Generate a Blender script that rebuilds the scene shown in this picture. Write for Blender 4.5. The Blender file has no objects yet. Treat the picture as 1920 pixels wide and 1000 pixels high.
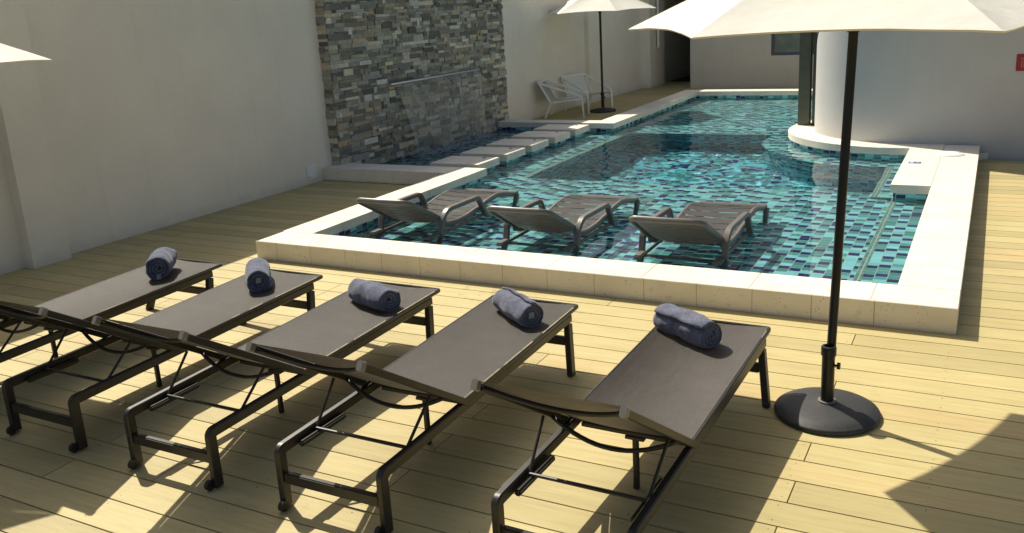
import bpy, bmesh, math, random
from mathutils import Vector, Matrix, Quaternion, noise
S = bpy.context.scene
C = S.collection
PI = math.pi
random.seed(7)

# ------------------------------------------------------------------ camera
cam = bpy.data.cameras.new('camera'); camo = bpy.data.objects.new('camera', cam); C.objects.link(camo)
f, pit, yaw, roll = 1663.67724, 0.259152957, -0.503177438, -0.0590630569
F = Vector((math.sin(yaw)*math.cos(pit), math.cos(yaw)*math.cos(pit), -math.sin(pit)))
r0 = Vector((math.cos(yaw), -math.sin(yaw), 0)); u0 = r0.cross(F)
rr = r0*math.cos(roll) + u0*math.sin(roll); uu = -r0*math.sin(roll) + u0*math.cos(roll)
M = Matrix((rr, uu, -F)).transposed().to_4x4(); M.translation = Vector((0, 0, 2.2))
camo.matrix_world = M
cam.sensor_width = 36; cam.lens = f/1920*36; cam.shift_y = -50/1920; cam.clip_end = 300; cam.clip_start = .05
S.camera = camo
# ------------------------------------------------------------------ world, sun, exposure
w = bpy.data.worlds.new('World'); S.world = w; w.use_nodes = True
wn = w.node_tree.nodes; wl = w.node_tree.links
bg = wn['Background']; sky = wn.new('ShaderNodeTexSky'); sky.sky_type = 'NISHITA'; sky.sun_disc = False
SD = Vector((.73, -.42, -1.0))            # direction the sunlight travels
sky.sun_elevation = math.atan2(1, math.hypot(.73, .42)); sky.sun_rotation = math.radians(-60)
sky.dust_density = 4.0; sky.air_density = 1.0
wl.new(sky.outputs[0], bg.inputs[0]); bg.inputs[1].default_value = .078
sl = bpy.data.lights.new('sun', 'SUN'); so = bpy.data.objects.new('sun', sl); C.objects.link(so)
sl.energy = 4.6; sl.angle = math.radians(.5); sl.color = (1, .95, .84)
so.rotation_euler = Vector((0, 0, -1)).rotation_difference(SD.normalized()).to_euler(); so.location = (-6, 4, 12)
sl.cycles.is_caustics_light = True
S.view_settings.view_transform = 'Standard'; S.view_settings.look = 'None'
S.view_settings.exposure = 0.27
S.view_settings.use_white_balance = True; S.view_settings.white_balance_temperature = 6750; S.view_settings.white_balance_tint = 8.5; S.view_settings.gamma = 1; S.view_settings.use_curve_mapping = False
cy = S.cycles
cy.use_denoising = True; cy.max_bounces = 8; cy.diffuse_bounces = 4; cy.glossy_bounces = 4; cy.transmission_bounces = 6
cy.transparent_max_bounces = 8; cy.sample_clamp_indirect = 6; cy.blur_glossy = .6

# ------------------------------------------------------------------ helpers
def tag(o, label=None, cat=None, group=None, kind=None):
    if label: o['label'] = label
    if cat: o['category'] = cat
    if group: o['group'] = group
    if kind: o['kind'] = kind
    return o
def link(name, bm, mat=None, parent=None, smooth=False, loc=None, mw=None):
    me = bpy.data.meshes.new(name); bm.normal_update(); bm.to_mesh(me); bm.free()
    if mat: me.materials.append(mat)
    o = bpy.data.objects.new(name, me); C.objects.link(o)
    if smooth:
        for p in me.polygons: p.use_smooth = True
        if smooth is not True: me.set_sharp_from_angle(angle=math.radians(smooth))
    if parent: o.parent = parent
    if loc: o.location = loc
    return o
def thing(name, label, cat, loc=(0, 0, 0), rz=0, group=None):
    o = bpy.data.objects.new(name, None); o.empty_display_size = .1; C.objects.link(o)
    o.location = loc; o.rotation_euler = (0, 0, rz)
    return tag(o, label, cat, group)
def dup(root, loc, rz, label, name=None):
    r = root.copy(); C.objects.link(r); r.location = loc; r.rotation_euler = (0, 0, rz); r['label'] = label
    for ch in list(root.children):
        c = ch.copy(); C.objects.link(c); c.parent = r
        for g in list(ch.children):
            d = g.copy(); C.objects.link(d); d.parent = c
    return r
def box(bm, x0, x1, y0, y1, z0, z1, bev=0, skip=()):
    vs = [bm.verts.new((x, y, z)) for z in (z0, z1) for y in (y0, y1) for x in (x0, x1)]
    fs = {'d': (0, 2, 3, 1), 'u': (4, 5, 7, 6), 'f': (0, 1, 5, 4), 'b': (2, 6, 7, 3), 'l': (0, 4, 6, 2), 'r': (1, 3, 7, 5)}
    out = [bm.faces.new([vs[i] for i in q]) for k, q in fs.items() if k not in skip]
    if bev:
        es = set(e for q in out for e in q.edges)
        bmesh.ops.bevel(bm, geom=list(es), offset=bev, segments=2, affect='EDGES', clamp_overlap=True)
    return out
def sweep(bm, pts, sec, up=Vector((0, 0, 1)), closed=False, cap=True, scale=None, side=None):
    """sweep a 2D section (list of (a,b)) along 3D points; a along side axis, b along local up"""
    pts = [Vector(p) for p in pts]; n = len(pts); rings = []
    for i, p in enumerate(pts):
        if closed: t = (pts[(i+1) % n]-pts[i-1])
        elif i == 0: t = pts[1]-pts[0]
        elif i == n-1: t = pts[-1]-pts[-2]
        else: t = (pts[i+1]-p).normalized()+(p-pts[i-1]).normalized()
        t.normalize()
        if side is not None:
            s_ = Vector(side); b = s_.cross(t).normalized()
        else:
            s_ = t.cross(up)
            if s_.length < 1e-4: s_ = t.cross(Vector((0, 1, 0)))
            s_.normalize(); b = s_.cross(t).normalized()
        k = 1
        if not closed and 0 < i < n-1:
            a1 = (pts[i+1]-p).normalized(); k = 1/max(.5, a1.dot(t))
        sc = scale[i] if scale else 1
        rings.append([bm.verts.new(p+s_*a*sc+b*c*k*sc) for a, c in sec])
    m = len(sec)
    for i in range(n if closed else n-1):
        A, B = rings[i], rings[(i+1) % n]
        for j in range(m): bm.faces.new((A[j], A[(j+1) % m], B[(j+1) % m], B[j]))
    if cap and not closed:
        bm.faces.new(rings[0][::-1]); bm.faces.new(rings[-1])
def circ(r, n=10): return [(r*math.cos(2*PI*i/n), r*math.sin(2*PI*i/n)) for i in range(n)]
def rect(a, b, c=.004):
    a /= 2; b /= 2
    return [(a-c, -b), (a, -b+c), (a, b-c), (a-c, b), (-a+c, b), (-a, b-c), (-a, -b+c), (-a+c, -b)]
def arc(p0, p1, p2, r, n=4):
    """rounded corner points at p1"""
    p0, p1, p2 = Vector(p0), Vector(p1), Vector(p2)
    a = (p0-p1).normalized(); b = (p2-p1).normalized()
    s_ = p1+a*r; e = p1+b*r; out = []
    for i in range(n+1):
        t = i/n; out.append(s_*(1-t)**2+p1*2*t*(1-t)+e*t*t)
    return out
def lathe(bm, prof, n=40, cap=True, c=(0, 0)):
    rings = []
    for (r, z) in prof:
        if r < 1e-5: rings.append([bm.verts.new((c[0], c[1], z))])
        else: rings.append([bm.verts.new((c[0]+r*math.cos(2*PI*i/n), c[1]+r*math.sin(2*PI*i/n), z)) for i in range(n)])
    for A, B in zip(rings, rings[1:]):
        for i in range(n):
            j = (i+1) % n
            if len(A) == 1: bm.faces.new((A[0], B[j], B[i])) if len(B) > 1 else None
            elif len(B) == 1: bm.faces.new((A[i], A[j], B[0]))
            else: bm.faces.new((A[i], A[j], B[j], B[i]))
def colattr(bm):
    return bm.loops.layers.float_color.new('tint')
def paint(faces, lay, c):
    for q in faces:
        for l in q.loops: l[lay] = (c[0], c[1], c[2], 1)

# ------------------------------------------------------------------ materials
def mat(name):
    m = bpy.data.materials.new(name); m.use_nodes = True
    nt = m.node_tree; return m, nt.nodes, nt.links, nt.nodes['Principled BSDF']
def N(ns, t, **k):
    n = ns.new(t)
    for a, b in k.items(): setattr(n, a, b)
    return n
def math_(ns, ls, op, a, b=None, c=None):
    n = ns.new('ShaderNodeMath'); n.operation = op
    for i, v in enumerate((a, b, c)):
        if v is None: continue
        if isinstance(v, (int, float)): n.inputs[i].default_value = v
        else: ls.new(v, n.inputs[i])
    return n.outputs[0]
def ramp(ns, ls, fac, stops, interp='LINEAR'):
    n = ns.new('ShaderNodeValToRGB'); n.color_ramp.interpolation = interp
    e = n.color_ramp.elements
    while len(e) < len(stops): e.new(.5)
    for i, (p, c) in enumerate(stops):
        e[i].position = p; e[i].color = (c, c, c, 1) if isinstance(c, (int, float)) else (*c, 1)
    ls.new(fac, n.inputs[0]); return n.outputs[0]
def mixc(ns, ls, fac, a, b, typ='MIX'):
    n = ns.new('ShaderNodeMix'); n.data_type = 'RGBA'; n.blend_type = typ
    for sock, v in ((n.inputs[0], fac), (n.inputs[6], a), (n.inputs[7], b)):
        if isinstance(v, (int, float)): sock.default_value = v
        elif isinstance(v, tuple): sock.default_value = (*v, 1)
        else: ls.new(v, sock)
    return n.outputs[2]
def simple(name, col, rough=.5, metal=0, nscale=0, namt=0, bump=0, bscale=200, spec=.5, coat=0):
    m, ns, ls, b = mat(name)
    b.inputs['Roughness'].default_value = rough; b.inputs['Metallic'].default_value = metal
    b.inputs['Specular IOR Level'].default_value = spec; b.inputs['Coat Weight'].default_value = coat
    tc = N(ns, 'ShaderNodeTexCoord')
    if namt:
        n1 = N(ns, 'ShaderNodeTexNoise'); n1.inputs['Scale'].default_value = nscale; n1.inputs['Detail'].default_value = 6
        ls.new(tc.outputs['Object'], n1.inputs['Vector'])
        lo = tuple(v*(1-namt) for v in col); hi = tuple(min(1, v*(1+namt)) for v in col)
        ls.new(ramp(ns, ls, n1.outputs[0], [(.3, lo), (.7, hi)]), b.inputs['Base Color'])
    else: b.inputs['Base Color'].default_value = (*col, 1)
    if bump:
        n2 = N(ns, 'ShaderNodeTexNoise'); n2.inputs['Scale'].default_value = bscale; n2.inputs['Detail'].default_value = 4
        ls.new(tc.outputs['Object'], n2.inputs['Vector'])
        bp = N(ns, 'ShaderNodeBump'); bp.inputs['Strength'].default_value = bump; bp.inputs['Distance'].default_value = .01
        ls.new(n2.outputs[0], bp.inputs['Height']); ls.new(bp.outputs[0], b.inputs['Normal'])
    return m

def deck_mat():
    m, ns, ls, b = mat('deck_board')
    geo = N(ns, 'ShaderNodeNewGeometry'); at = N(ns, 'ShaderNodeAttribute'); at.attribute_name = 'tint'
    sep = N(ns, 'ShaderNodeSeparateColor'); ls.new(at.outputs['Color'], sep.inputs[0])
    # grain stretched along x, offset per board
    mp = N(ns, 'ShaderNodeMapping'); mp.inputs['Scale'].default_value = (1.2, 16, 1)
    off = N(ns, 'ShaderNodeCombineXYZ'); ls.new(math_(ns, ls, 'MULTIPLY', sep.outputs[0], 37.0), off.inputs[0]); ls.new(math_(ns, ls, 'MULTIPLY', sep.outputs[1], 91.0), off.inputs[2])
    ls.new(geo.outputs['Position'], mp.inputs['Vector']); ls.new(off.outputs[0], mp.inputs['Location'])
    g = N(ns, 'ShaderNodeTexNoise'); g.inputs['Scale'].default_value = 2.2; g.inputs['Detail'].default_value = 8; g.inputs['Roughness'].default_value = .62; g.inputs['Distortion'].default_value = .6
    ls.new(mp.outputs[0], g.inputs['Vector'])
    base = ramp(ns, ls, g.outputs[0], [(.25, (.47, .385, .185)), (.5, (.555, .465, .23)), (.78, (.61, .525, .275))])
    tint = ramp(ns, ls, sep.outputs[2], [(0, (.80, .80, .77)), (.35, (.95, .94, .91)), (.85, (1.0, 1.0, .98)), (1, (1.0, .92, .89))])
    c1 = mixc(ns, ls, 1.0, base, tint, 'MULTIPLY')
    big = N(ns, 'ShaderNodeTexNoise'); big.inputs['Scale'].default_value = .9; big.inputs['Detail'].default_value = 3; ls.new(geo.outputs['Position'], big.inputs['Vector'])
    c2 = mixc(ns, ls, 1.0, c1, ramp(ns, ls, big.outputs[0], [(.3, (.90, .89, .88)), (.65, (1, 1, 1))]), 'MULTIPLY')
    # water stains and scuffs
    st = N(ns, 'ShaderNodeTexNoise'); st.inputs['Scale'].default_value = 5; st.inputs['Detail'].default_value = 9; st.inputs['Roughness'].default_value = .7; ls.new(geo.outputs['Position'], st.inputs['Vector'])
    c3 = mixc(ns, ls, ramp(ns, ls, st.outputs[0], [(.60, 0), (.72, .35)]), c2, (.33, .25, .12))
    # a splashed wet patch on the deck beside the coping
    vd = N(ns, 'ShaderNodeVectorMath'); vd.operation = 'DISTANCE'; ls.new(geo.outputs['Position'], vd.inputs[0]); vd.inputs[1].default_value = (-3.45, 5.72, 0)
    wet = math_(ns, ls, 'GREATER_THAN', math_(ns, ls, 'SUBTRACT', st.outputs[0], math_(ns, ls, 'MULTIPLY', vd.outputs['Value'], .55)), .44)
    c3 = mixc(ns, ls, math_(ns, ls, 'MULTIPLY', wet, .4), c3, (.30, .22, .10))
    # screws : pairs of dots on a joist grid
    sp = N(ns, 'ShaderNodeSeparateXYZ'); ls.new(geo.outputs['Position'], sp.inputs[0])
    fx = math_(ns, ls, 'PINGPONG', math_(ns, ls, 'ADD', sp.outputs[0], .675+.03+5.8), .29)
    fx2 = math_(ns, ls, 'SUBTRACT', .0, math_(ns, ls, 'MULTIPLY', fx, -1))
    fy = math_(ns, ls, 'ABSOLUTE', math_(ns, ls, 'SUBTRACT', math_(ns, ls, 'PINGPONG', math_(ns, ls, 'ADD', sp.outputs[1], 40*.1985-3.607-.5*.1985), .1985/2), .062))
    jit = N(ns, 'ShaderNodeTexNoise'); jit.inputs['Scale'].default_value = 7; ls.new(geo.outputs['Position'], jit.inputs['Vector'])
    d = math_(ns, ls, 'SQRT', math_(ns, ls, 'ADD', math_(ns, ls, 'POWER', fx2, 2.0), math_(ns, ls, 'POWER', fy, 2.0)))
    dot = math_(ns, ls, 'LESS_THAN', d, math_(ns, ls, 'MULTIPLY', jit.outputs[0], .007))
    c4 = mixc(ns, ls, dot, c3, (.09, .07, .045))
    ls.new(c4, b.inputs['Base Color'])
    b.inputs['Roughness'].default_value = .62; b.inputs['Specular IOR Level'].default_value = .3
    bp = N(ns, 'ShaderNodeBump'); bp.inputs['Strength'].default_value = .25; bp.inputs['Distance'].default_value = .004
    ls.new(g.outputs[0], bp.inputs['Height']); ls.new(bp.outputs[0], b.inputs['Normal'])
    return m
def stone_mat(name, col, pits=True):
    m, ns, ls, b = mat(name)
    geo = N(ns, 'ShaderNodeNewGeometry'); P = geo.outputs['Position']
    n1 = N(ns, 'ShaderNodeTexNoise'); n1.inputs['Scale'].default_value = 3; n1.inputs['Detail'].default_value = 8; ls.new(P, n1.inputs['Vector'])
    c = ramp(ns, ls, n1.outputs[0], [(.3, tuple(v*.86 for v in col)), (.7, col)])
    if pits:
        v = N(ns, 'ShaderNodeTexVoronoi'); v.inputs['Scale'].default_value = 42; v.inputs['Randomness'].default_value = 1; ls.new(P, v.inputs['Vector'])
        n2 = N(ns, 'ShaderNodeTexNoise'); n2.inputs['Scale'].default_value = 9; ls.new(P, n2.inputs['Vector'])
        th = math_(ns, ls, 'MULTIPLY', math_(ns, ls, 'SUBTRACT', n2.outputs[0], .45), 1.1)
        pit_ = math_(ns, ls, 'LESS_THAN', v.outputs['Distance'], th)
        c = mixc(ns, ls, math_(ns, ls, 'MULTIPLY', pit_, .55), c, tuple(v_*.42 for v_ in col))
        n3 = N(ns, 'ShaderNodeTexNoise'); n3.inputs['Scale'].default_value = 14; n3.inputs['Detail'].default_value = 7; ls.new(P, n3.inputs['Vector'])
        c = mixc(ns, ls, ramp(ns, ls, n3.outputs[0], [(.62, 0), (.75, .45)]), c, tuple(v_*.62 for v_ in col))
        # darker towards the foot along the deck, edge broken by noise
        sp = N(ns, 'ShaderNodeSeparateXYZ'); ls.new(P, sp.inputs[0])
        dz = math_(ns, ls, 'ADD', sp.outputs[2], math_(ns, ls, 'MULTIPLY', n3.outputs[0], .03))
        c = mixc(ns, ls, ramp(ns, ls, dz, [(.014, .55), (.042, .0)]), c, tuple(v_*.5 for v_ in col))
    ls.new(c, b.inputs['Base Color']); b.inputs['Roughness'].default_value = .8; b.inputs['Specular IOR Level'].default_value = .25
    bp = N(ns, 'ShaderNodeBump'); bp.inputs['Strength'].default_value = .3; bp.inputs['Distance'].default_value = .004
    n4 = N(ns, 'ShaderNodeTexNoise'); n4.inputs['Scale'].default_value = 60; n4.inputs['Detail'].default_value = 5; ls.new(P, n4.inputs['Vector'])
    ls.new(n4.outputs[0], bp.inputs['Height']); ls.new(bp.outputs[0], b.inputs['Normal'])
    return m
def wall_mat(name, col, rough=.85, bump=.35):
    m, ns, ls, b = mat(name)
    geo = N(ns, 'ShaderNodeNewGeometry'); P = geo.outputs['Position']
    n1 = N(ns, 'ShaderNodeTexNoise'); n1.inputs['Scale'].default_value = 1.1; n1.inputs['Detail'].default_value = 7; n1.inputs['Roughness'].default_value = .6; ls.new(P, n1.inputs['Vector'])
    c = ramp(ns, ls, n1.outputs[0], [(.3, tuple(v*.93 for v in col)), (.7, tuple(v*1.03 for v in col))])
    # faint rain streaks
    mp = N(ns, 'ShaderNodeMapping'); mp.inputs['Scale'].default_value = (5, 5, .35); ls.new(P, mp.inputs['Vector'])
    n2 = N(ns, 'ShaderNodeTexNoise'); n2.inputs['Scale'].default_value = 2; n2.inputs['Detail'].default_value = 6; ls.new(mp.outputs[0], n2.inputs['Vector'])
    c = mixc(ns, ls, ramp(ns, ls, n2.outputs[0], [(.58, 0), (.8, .3)]), c, tuple(v*.8 for v in col))
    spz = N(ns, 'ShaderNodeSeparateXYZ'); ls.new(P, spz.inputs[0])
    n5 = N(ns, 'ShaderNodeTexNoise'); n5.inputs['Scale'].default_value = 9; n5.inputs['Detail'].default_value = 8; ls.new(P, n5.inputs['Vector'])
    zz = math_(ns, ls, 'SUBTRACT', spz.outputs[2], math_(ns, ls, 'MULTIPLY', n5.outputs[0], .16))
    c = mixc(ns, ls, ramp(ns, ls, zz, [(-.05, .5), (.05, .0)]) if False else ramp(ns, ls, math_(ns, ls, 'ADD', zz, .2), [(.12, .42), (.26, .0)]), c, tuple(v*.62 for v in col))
    n6 = N(ns, 'ShaderNodeTexNoise'); n6.inputs['Scale'].default_value = 30; n6.inputs['Detail'].default_value = 9; n6.inputs['Roughness'].default_value = .75; ls.new(P, n6.inputs['Vector'])
    c = mixc(ns, ls, ramp(ns, ls, n6.outputs[0], [(.35, .22), (.5, 0)]), c, tuple(v*.8 for v in col))
    ls.new(c, b.inputs['Base Color']); b.inputs['Roughness'].default_value = rough; b.inputs['Specular IOR Level'].default_value = .3
    bp = N(ns, 'ShaderNodeBump'); bp.inputs['Strength'].default_value = bump; bp.inputs['Distance'].default_value = .003
    n4 = N(ns, 'ShaderNodeTexNoise'); n4.inputs['Scale'].default_value = 90; n4.inputs['Detail'].default_value = 4; ls.new(P, n4.inputs['Vector'])
    ls.new(n4.outputs[0], bp.inputs['Height']); ls.new(bp.outputs[0], b.inputs['Normal'])
    return m
def tile_mat(tw=.096, th=.082, name='pool_mosaic', small=False, cols=((.03, .026, .15), (.11, .345, .32), (.30, .69, .72))):
    m, ns, ls, b = mat(name)
    geo = N(ns, 'ShaderNodeNewGeometry'); sp = N(ns, 'ShaderNodeSeparateXYZ'); ls.new(geo.outputs['Position'], sp.inputs[0])
    sn = N(ns, 'ShaderNodeSeparateXYZ'); ls.new(geo.outputs['True Normal'], sn.inputs[0])
    X, Y, Z = sp.outputs
    ax = math_(ns, ls, 'GREATER_THAN', math_(ns, ls, 'ABSOLUTE', sn.outputs[0]), .7)
    az = math_(ns, ls, 'GREATER_THAN', math_(ns, ls, 'ABSOLUTE', sn.outputs[2]), .5)
    def sel(f_, a, b_):  # f? b : a
        n = N(ns, 'ShaderNodeMix'); n.data_type = 'FLOAT'; ls.new(f_, n.inputs[0]); ls.new(a, n.inputs[2]); ls.new(b_, n.inputs[3]); return n.outputs[0]
    U = sel(az, sel(ax, X, Y), X); V = sel(az, Z, Y)
    u = math_(ns, ls, 'DIVIDE', math_(ns, ls, 'ADD', U, 20.013), tw); cu = math_(ns, ls, 'FLOOR', u)
    v = math_(ns, ls, 'ADD', math_(ns, ls, 'DIVIDE', math_(ns, ls, 'ADD', V, 20.02), th), math_(ns, ls, 'MULTIPLY', cu, .5)); cv = math_(ns, ls, 'FLOOR', v)
    fu = math_(ns, ls, 'FRACT', u); fv = math_(ns, ls, 'FRACT', v)
    cb = N(ns, 'ShaderNodeCombineXYZ'); ls.new(cu, cb.inputs[0]); ls.new(cv, cb.inputs[1])
    wnz = N(ns, 'ShaderNodeTexWhiteNoise'); wnz.noise_dimensions = '2D'; ls.new(cb.outputs[0], wnz.inputs['Vector'])
    cb2 = N(ns, 'ShaderNodeCombineXYZ'); ls.new(cv, cb2.inputs[0]); ls.new(cu, cb2.inputs[1])
    wn2 = N(ns, 'ShaderNodeTexWhiteNoise'); wn2.noise_dimensions = '2D'; ls.new(cb2.outputs[0], wn2.inputs['Vector'])
    # mosaic sheets: in every column the navy tiles come about every third row
    cph = N(ns, 'ShaderNodeTexWhiteNoise'); cph.noise_dimensions = '1D'; ls.new(cu, cph.inputs['W'])
    k3 = math_(ns, ls, 'MODULO', math_(ns, ls, 'ADD', cv, math_(ns, ls, 'FLOOR', math_(ns, ls, 'MULTIPLY', cph.outputs['Value'], 3.0))), 3.0)
    if small: stops = [(0, (.10, .20, .16)), (.5, (.16, .30, .24)), (.8, (.22, .34, .28))]
    else: stops = []
    if small: c = ramp(ns, ls, wnz.outputs['Value'], stops, 'CONSTANT')
    else:
        NV, TE, AQ = cols
        cA = ramp(ns, ls, wnz.outputs['Value'], [(0, NV), (.80, TE), (.9, AQ)], 'CONSTANT')
        cB = ramp(ns, ls, wnz.outputs['Value'], [(0, AQ), (.72, TE)], 'CONSTANT')
        cC = ramp(ns, ls, wnz.outputs['Value'], [(0, TE), (.66, AQ), (.93, NV)], 'CONSTANT')
        c = mixc(ns, ls, math_(ns, ls, 'GREATER_THAN', k3, .5), cA, mixc(ns, ls, math_(ns, ls, 'GREATER_THAN', k3, 1.5), cB, cC))
    vr = ramp(ns, ls, wn2.outputs['Value'], [(0, .78), (1, 1.12)])
    c = mixc(ns, ls, 1.0, c, vr, 'MULTIPLY')
    gw = .0028/tw
    e1 = math_(ns, ls, 'LESS_THAN', math_(ns, ls, 'MINIMUM', fu, math_(ns, ls, 'SUBTRACT', 1.0, fu)), gw if not small else gw*1.6)
    e2 = math_(ns, ls, 'LESS_THAN', math_(ns, ls, 'MINIMUM', fv, math_(ns, ls, 'SUBTRACT', 1.0, fv)), (gw if not small else gw*1.6)*tw/th*.8)
    g = math_(ns, ls, 'MAXIMUM', e1, e2)
    c = mixc(ns, ls, g, c, (.50, .60, .52))
    ls.new(c, b.inputs['Base Color']); b.inputs['Roughness'].default_value = .25
    return m
M_DECK = deck_mat()
M_COPE = stone_mat('travertine', (.84, .78, .655))
M_WALL = wall_mat('painted_render', (.88, .82, .70))
M_WALL2 = wall_mat('grey_render', (.68, .64, .56))
M_CYL = wall_mat('silver_render', (.57, .56, .54), .7, .2)
M_TILE = tile_mat()
M_TDEEP = tile_mat(name='deep_mosaic', cols=((.02, .03, .15), (.05, .29, .31), (.16, .64, .76)))  # basin shade and cyan caustic glow put into a second set of tile colours
M_TSM = tile_mat(.036, .036, 'small_mosaic', True)
M_FRAME = simple('bronze_paint', (.033, .030, .027), .40, .25, 30, .15, .05, 400)
M_CAP = simple('grey_plastic', (.20, .19, .17), .45)
M_RUB = simple('black_rubber', (.02, .02, .02), .6)
M_BLACK = simple('black_metal', (.018, .018, .019), .35, .3)
M_BASE = simple('black_resin', (.030, .031, .033), .6, 0, 60, .2, .12, 260)
M_CANV = None

def fabric_mat(name, col, sc=1.0):
    m, ns, ls, b = mat(name)
    tc = N(ns, 'ShaderNodeTexCoord')
    n1 = N(ns, 'ShaderNodeTexNoise'); n1.inputs['Scale'].default_value = 5; n1.inputs['Detail'].default_value = 7; n1.inputs['Roughness'].default_value = .7; ls.new(tc.outputs['Object'], n1.inputs['Vector'])
    c = ramp(ns, ls, n1.outputs[0], [(.3, tuple(v*.82 for v in col)), (.7, tuple(v*1.12 for v in col))])
    mp = N(ns, 'ShaderNodeMapping'); mp.inputs['Scale'].default_value = (380, 90, 90); ls.new(tc.outputs['Object'], mp.inputs['Vector'])
    n2 = N(ns, 'ShaderNodeTexNoise'); n2.inputs['Scale'].default_value = 1; n2.inputs['Detail'].default_value = 2; ls.new(mp.outputs[0], n2.inputs['Vector'])
    c = mixc(ns, ls, 1.0, c, ramp(ns, ls, n2.outputs[0], [(.35, .78), (.65, 1.15)]), 'MULTIPLY')
    ls.new(c, b.inputs['Base Color']); b.inputs['Roughness'].default_value = .58
    b.inputs['Sheen Weight'].default_value = .04; b.inputs['Sheen Roughness'].default_value = .5
    bp = N(ns, 'ShaderNodeBump'); bp.inputs['Strength'].default_value = .25; bp.inputs['Distance'].default_value = .001
    ls.new(n2.outputs[0], bp.inputs['Height']); ls.new(bp.outputs[0], b.inputs['Normal'])
    return m
M_FAB = fabric_mat('textilene', (.125, .112, .101))
def towel_mat():
    m, ns, ls, b = mat('terry')
    tc = N(ns, 'ShaderNodeTexCoord')
    n1 = N(ns, 'ShaderNodeTexNoise'); n1.inputs['Scale'].default_value = 190; n1.inputs['Detail'].default_value = 3; ls.new(tc.outputs['Object'], n1.inputs['Vector'])
    n2 = N(ns, 'ShaderNodeTexNoise'); n2.inputs['Scale'].default_value = 22; n2.inputs['Detail'].default_value = 5; ls.new(tc.outputs['Object'], n2.inputs['Vector'])
    c = ramp(ns, ls, n1.outputs[0], [(.33, (.085, .095, .14)), (.66, (.20, .215, .285))])
    c = mixc(ns, ls, 1.0, c, ramp(ns, ls, n2.outputs[0], [(.35, .75), (.65, 1.1)]), 'MULTIPLY')
    ls.new(c, b.inputs['Base Color']); b.inputs['Roughness'].default_value = .95; b.inputs['Specular IOR Level'].default_value = .1
    b.inputs['Sheen Weight'].default_value = .35; b.inputs['Sheen Roughness'].default_value = .4
    bp = N(ns, 'ShaderNodeBump'); bp.inputs['Strength'].default_value = .9; bp.inputs['Distance'].default_value = .004
    ls.new(n1.outputs[0], bp.inputs['Height']); ls.new(bp.outputs[0], b.inputs['Normal'])
    return m
M_TOWEL = towel_mat()
def canvas_mat():
    m, ns, ls, b = mat('canvas')
    tc = N(ns, 'ShaderNodeTexCoord')
    n1 = N(ns, 'ShaderNodeTexNoise'); n1.inputs['Scale'].default_value = 3; n1.inputs['Detail'].default_value = 6; ls.new(tc.outputs['Object'], n1.inputs['Vector'])
    ls.new(ramp(ns, ls, n1.outputs[0], [(.3, (.80, .775, .68)), (.7, (.85, .825, .735))]), b.inputs['Base Color'])
    b.inputs['Roughness'].default_value = .85
    tr = N(ns, 'ShaderNodeBsdfTranslucent'); tr.inputs[0].default_value = (.6, .5, .33, 1)
    mx = N(ns, 'ShaderNodeMixShader'); mx.inputs[0].default_value = .10
    out = ns['Material Output']; ls.new(b.outputs[0], mx.inputs[1]); ls.new(tr.outputs[0], mx.inputs[2]); ls.new(mx.outputs[0], out.inputs[0])
    n2 = N(ns, 'ShaderNodeTexNoise'); n2.inputs['Scale'].default_value = 7; n2.inputs['Detail'].default_value = 5; ls.new(tc.outputs['Object'], n2.inputs['Vector'])
    bp = N(ns, 'ShaderNodeBump'); bp.inputs['Strength'].default_value = .35; bp.inputs['Distance'].default_value = .02
    ls.new(n2.outputs[0], bp.inputs['Height']); ls.new(bp.outputs[0], b.inputs['Normal']); ls.new(bp.outputs[0], tr.inputs['Normal'])
    return m
M_CANV = canvas_mat()
M_PLAST = simple('taupe_plastic', (.150, .138, .124), .38, 0, 8, .08, .08, 90)
M_WHITE = simple('white_plastic', (.90, .90, .84), .4)

# ------------------------------------------------------------------ ground and deck
bm = bmesh.new(); z = -.035
for x0, x1, y0, y1 in ((-60, -8.2, -60, 80), (-8.2, -5.9, -60, 9.5), (-5.9, -.25, -60, 6.1), (-.25, 60, -60, 80), (-8.2, -.25, 18.95, 80), (-8.2, -5.8, 14.1, 18.95)):
    bm.faces.new([bm.verts.new(p) for p in ((x0, y0, z), (x1, y0, z), (x1, y1, z), (x0, y1, z))])
tag(link('ground', bm, simple('subfloor', (.05, .042, .03), .9, 0, 4, .2)), kind='structure')
bm = bmesh.new(); lay = colattr(bm)
PW = .1985; y_ref = 3.607
rnd = random.Random(3)
cells = []
for i in range(-22, 96):
    ya = y_ref+i*PW; yb = ya+PW-.0085
    base = -.675 if i % 2 == 0 else -2.415
    if rnd.random() < .22: base += rnd.choice((-1.16, 1.16, -.58))
    xs = [base+3.48*k for k in range(-4, 3)]
    for a, b_ in zip(xs, xs[1:]):
        x0, x1 = max(a+.003, -8.3), min(b_-.003, 5)
        if x1 <= x0: continue
        segs = [(x0, x1)]
        # cut out the pool
        def cut(segs, c0, c1):
            o = []
            for s0, s1 in segs:
                if s1 <= c0 or s0 >= c1: o.append((s0, s1)); continue
                if s0 < c0: o.append((s0, c0))
                if s1 > c1: o.append((c1, s1))
            return o
        ym = (ya+yb)/2
        if 6.0 < ym < 19.0: segs = cut(segs, -6.03 if ym < 9.45 else -5.9, -.12)
        if 9.45 < ym < 14.1: segs = cut(segs, -9, -5.0)
        if 12.4 < ym < 20.4: segs = cut(segs, -3, 5.2)
        t = (rnd.random(), rnd.random(), rnd.random())
        for s0, s1 in segs:
            if s1-s0 > .01: paint(box(bm, s0, s1, ya, yb, -.03, 0, skip=('d',)), lay, t)
tag(link('deck', bm, M_DECK), kind='structure')

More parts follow.
